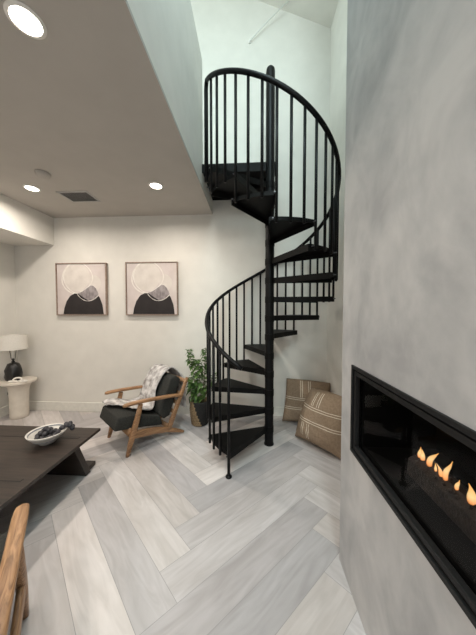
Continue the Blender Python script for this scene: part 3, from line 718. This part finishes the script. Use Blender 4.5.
obj('woven_wall', bm, [M['weave'], M['weave_black']], bk, smooth=True)
for s in (-1, 1):
    bm = bmesh.new(); tube(bm, catmull([(s*0.112, -0.035, 0.26), (s*0.123, -0.028, 0.305), (s*0.124, 0.0, 0.318), (s*0.123, 0.028, 0.305), (s*0.112, 0.035, 0.26)], 5), 0.006, 8)
    obj('handle', bm, M['weave_black'], bk, smooth=True)
pl = thing('potted_plant', 'leafy green plant in the woven basket beside the staircase', 'plant', (PX, PY, 0.222))
bm = bmesh.new(); lathe(bm, [(0, -0.001), (0.086, -0.001), (0.086, 0.012), (0.04, 0.022), (0, 0.024)], n=28); obj('soil', bm, M['soil'], pl, smooth=True)
rnd = random.Random(21); stems = [catmull([(-0.02, -0.02, 0.01), (-0.05, -0.03, 0.25), (-0.085, -0.03, 0.48), (-0.125, -0.03, 0.68)], 8), catmull([(0.02, 0, 0.01), (0.01, -0.02, 0.25), (-0.005, -0.03, 0.45), (-0.01, -0.04, 0.56)], 8),
    catmull([(0.03, 0.02, 0.01), (0.05, 0.02, 0.3), (0.06, 0.02, 0.52), (0.07, 0.01, 0.70)], 8), catmull([(0.03, -0.02, 0.01), (0.09, -0.03, 0.18), (0.15, -0.05, 0.33), (0.19, -0.06, 0.40)], 8), catmull([(-0.02, 0, 0.01), (-0.06, -0.06, 0.15), (-0.085, -0.085, 0.27), (-0.09, -0.10, 0.36)], 8)]
for s_ in stems:
    bm = bmesh.new(); tube(bm, s_, [0.006-0.0035*i/(len(s_)-1) for i in range(len(s_))], 6); obj('stem', bm, M['stem'], pl, smooth=True)
bm = bmesh.new()
def leaf(bm, p, dirv, ln, wd, droop):
    d = dirv.normalized(); s = d.cross(Vector((0, 0, 1))); s = s.normalized() if s.length > 1e-3 else Vector((1, 0, 0)); up = s.cross(d)
    prev = None; nseg = 6
    for i in range(nseg+1):
        t = i/nseg; c = p+d*ln*t+Vector((0, 0, -droop*ln*t*t)); w_ = wd*math.sin(PI*min(1, t**0.8))*0.5+0.0006
        q = [bm.verts.new(c-s*w_+up*0.25*w_), bm.verts.new(c), bm.verts.new(c+s*w_+up*0.25*w_)]
        if prev:
            bm.faces.new((prev[0], prev[1], q[1], q[0])); bm.faces.new((prev[1], prev[2], q[2], q[1]))
        prev = q
for si, s_ in enumerate(stems):
    cnt = (120, 110, 80, 22, 70)[si]
    for i in range(cnt):
        t = rnd.uniform(0.12, 1.0)**0.8; k = min(len(s_)-1, int(t*(len(s_)-1))); p = Vector(s_[k]); a = rnd.uniform(0, 2*PI)
        d = Vector((math.cos(a), math.sin(a), rnd.uniform(-0.3, 0.7)))
        leaf(bm, p+d*0.008, d, rnd.uniform(0.05, 0.085)*(1.15-0.35*t), rnd.uniform(0.034, 0.054), rnd.uniform(0.2, 0.7))
obj('foliage', bm, M['leaf'], pl, smooth=True, recalc=False)

# ------------------------------------------------------------------ floor pillows
def pillow(label, base, yaw, lean, w, h, T, mat, roll=0.0, seed=0, slump=0.0):
    bm = bmesh.new(); uvl = bm.loops.layers.uv.new('UVMap'); n = 28
    def surf(sgn):
        g = []
        for j in range(n+1):
            row = []
            for i in range(n+1):
                x, y = 2*i/n-1, 2*j/n-1
                th_ = T/2*((1-abs(x)**2.4)*(1-abs(y)**2.4))**0.55
                px = x*(1-0.07*(1-y*y))*w/2; py = y*(1-0.07*(1-x*x))*h/2
                if x < 0: px *= 1-slump*((y+1)/2)**1.9
                py -= (0.05*max(0, y)**3*abs(x)**1.5*h)
                wr = 0.016*noise.noise((x*2.4+seed, y*4.5+x*2, sgn*2.0))*(1-max(abs(x), abs(y))**6)+0.006*noise.noise((x*9+seed, y*9, sgn*3.0))*(1-max(abs(x), abs(y))**6)
                row.append(bm.verts.new((px, sgn*(th_+wr), py+h/2)))
            g.append(row)
        return g
    for sgn in (-1, 1):
        g = surf(sgn)
        for j in range(n):
            for i in range(n):
                q = [(i, j), (i+1, j), (i+1, j+1), (i, j+1)]
                f = bm.faces.new([g[b][a] for a, b in q])
                for l_, (a, b) in zip(f.loops, q): l_[uvl].uv = (a/n, b/n)
    bmesh.ops.remove_doubles(bm, verts=bm.verts, dist=0.0004)
    bmesh.ops.rotate(bm, verts=bm.verts, cent=(0, 0, h/2), matrix=Matrix.Rotation(roll, 3, 'Y'))
    bmesh.ops.rotate(bm, verts=bm.verts, cent=(0, 0, 0), matrix=Matrix.Rotation(-lean, 3, 'X'))
    zmin = min(v.co.z for v in bm.verts)
    for v in bm.verts:
        v.co.z -= zmin
        if v.co.z < 0.012: v.co.z *= 0.3
    o = obj('floor_pillow', bm, mat, smooth=True); o.location = (base[0], base[1], 0.001); o.rotation_euler = (0, 0, yaw)
    o['group'] = 'striped floor pillows'
    return tag(o, label, 'pillow', 'striped floor pillows')
mA = stripes('striped brown cloth front', [0.635, 0.675, 0.40, 0.44], [(0.33, 0.70, 0.95), (0.375, 0.70, 0.95), (0.47, 0.70, 0.95), (0.515, 0.70, 0.95), (0.20, 0.13, 0.37), (0.245, 0.13, 0.37), (0.34, 0.10, 0.37), (0.385, 0.10, 0.37)])
mB = stripes('striped brown cloth rear', [0.52, 0.56, 0.30, 0.34], [(0.32, 0.58, 0.97), (0.36, 0.58, 0.97), (0.50, 0.58, 0.97), (0.54, 0.58, 0.97)])
pillow('striped brown pillow in front, nearer the fireplace wall, overlapping the other', (0.665, 2.315), R(-44), R(13), 0.54, 0.58, 0.32, mA, R(3), 1, 0.36)
pillow('striped brown pillow behind, leaning on the back wall and partly hidden', (0.665, 2.80), R(-4), R(14), 0.56, 0.53, 0.22, mB, R(4), 2, 0.08)

# ------------------------------------------------------------------ ceiling fixtures
def make_downlight(label):
    t = thing('ceiling_downlight', label, 'ceiling light', group='recessed ceiling downlights')
    bm = bmesh.new(); lathe(bm, [(0.055, -0.006), (0.068, -0.004), (0.070, -0.0005), (0.053, -0.0005), (0.055, -0.006)], n=36); obj('trim_ring', bm, M['bezel'], t, smooth=True)
    bm = bmesh.new(); lathe(bm, [(0, -0.005), (0.054, -0.005), (0.0545, -0.002), (0, -0.002)], n=36); obj('lens', bm, M['lens'], t)
    l = bpy.data.lights.new('downlight', 'AREA'); l.shape = 'DISK'; l.size = 0.13; l.energy = DOWN_W; l.color = DOWN_C
    try: l.spread = R(165)
    except Exception: pass
    lo = bpy.data.objects.new('lamp', l); COL.objects.link(lo); lo.parent = t; lo.location = (0, 0, -0.012)
    return t
G = 'recessed ceiling downlights'
spots = [(-0.955, 0.985, 'lit round downlight nearest the camera, at the top left of the photo'), (-2.21, 2.29, 'lit round downlight between the left bulkhead and the square vent'), (-0.945, 2.315, 'lit round downlight between the vent and the stairwell opening'),
         (-2.21, 0.98, 'lit round downlight out of frame above the coffee table'), (-0.955, -0.60, 'lit round downlight out of frame behind the camera on the stairwell side'), (-2.21, -0.60, 'lit round downlight out of frame behind the camera on the bulkhead side')]
d0 = None
for x, y, lb in spots:
    if d0 is None: d0 = make_downlight(lb); d0.location = (x, y, H)
    else: dup(d0, (x, y, H), 0, lb, G)
vt = thing('ceiling_vent', 'grey rectangular air vent in the low ceiling between two downlights', 'vent', (-1.865, 2.49, H), R(0))
bm = bmesh.new(); rect = (-0.165, 0.165, -0.12, 0.12)
box(bm, -0.165, 0.165, -0.12, -0.10, -0.006, 0); box(bm, -0.165, 0.165, 0.10, 0.12, -0.006, 0); box(bm, -0.165, -0.145, -0.10, 0.10, -0.006, 0); box(bm, 0.145, 0.165, -0.10, 0.10, -0.006, 0)
obj('vent_frame', bm, M['vent'], vt)
bm = bmesh.new()
for i in range(14):
    y = -0.093+i*0.0143; prism(bm, [(y, -0.005), (y+0.002, -0.005), (y+0.0105, -0.001), (y+0.0085, -0.001)], (0, 1, 0), (0, 0, 1), (0, 0, 0), -0.145, 0.145, (1, 0, 0))
obj('louver', bm, M['vent'], vt)
bm = bmesh.new(); box(bm, -0.145, 0.145, -0.10, 0.10, -0.0009, -0.0002); obj('backing', bm, M['vent_dark'], vt)
sm = thing('smoke_detector', 'small round smoke detector on the low ceiling near the left downlight', 'smoke detector', (-1.87, 2.05, H))
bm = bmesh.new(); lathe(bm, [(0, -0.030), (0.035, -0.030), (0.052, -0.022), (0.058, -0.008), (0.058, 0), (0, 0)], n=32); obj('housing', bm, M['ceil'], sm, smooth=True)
# wall plate on the upper back wall seen between the balusters
sw = thing('wall_switch', 'small white switch plate on the upper back wall seen through the balusters', 'switch', (-0.475, D, 3.99))
bm = bmesh.new(); box(bm, -0.035, 0.035, -0.006, 0, -0.057, 0.057); obj('cover_plate', bm, M['white'], sw, bevel=0.002)
bm = bmesh.new(); box(bm, -0.016, 0.016, -0.010, -0.006, -0.032, 0.032); obj('rocker', bm, M['white'], sw, bevel=0.002)
# cord swagged from the sloping ceiling to a hook on the back wall
cdx = thing('hanging_cord', 'thin white cord running from the sloping ceiling to the upper back wall', 'cord', (-0.03, D, 4.685))
bm = bmesh.new(); tube(bm, [(0, -0.025, 0), (0.22, -0.065, 0.176), (0.452, -0.105, 0.333)], 0.0065, 8); obj('cord', bm, M['cord'], cdx, smooth=True)
bm = bmesh.new(); tube(bm, [(0, 0, 0), (0, -0.03, 0)], 0.012, 10); obj('wall_hook', bm, M['cord'], cdx, smooth=True)
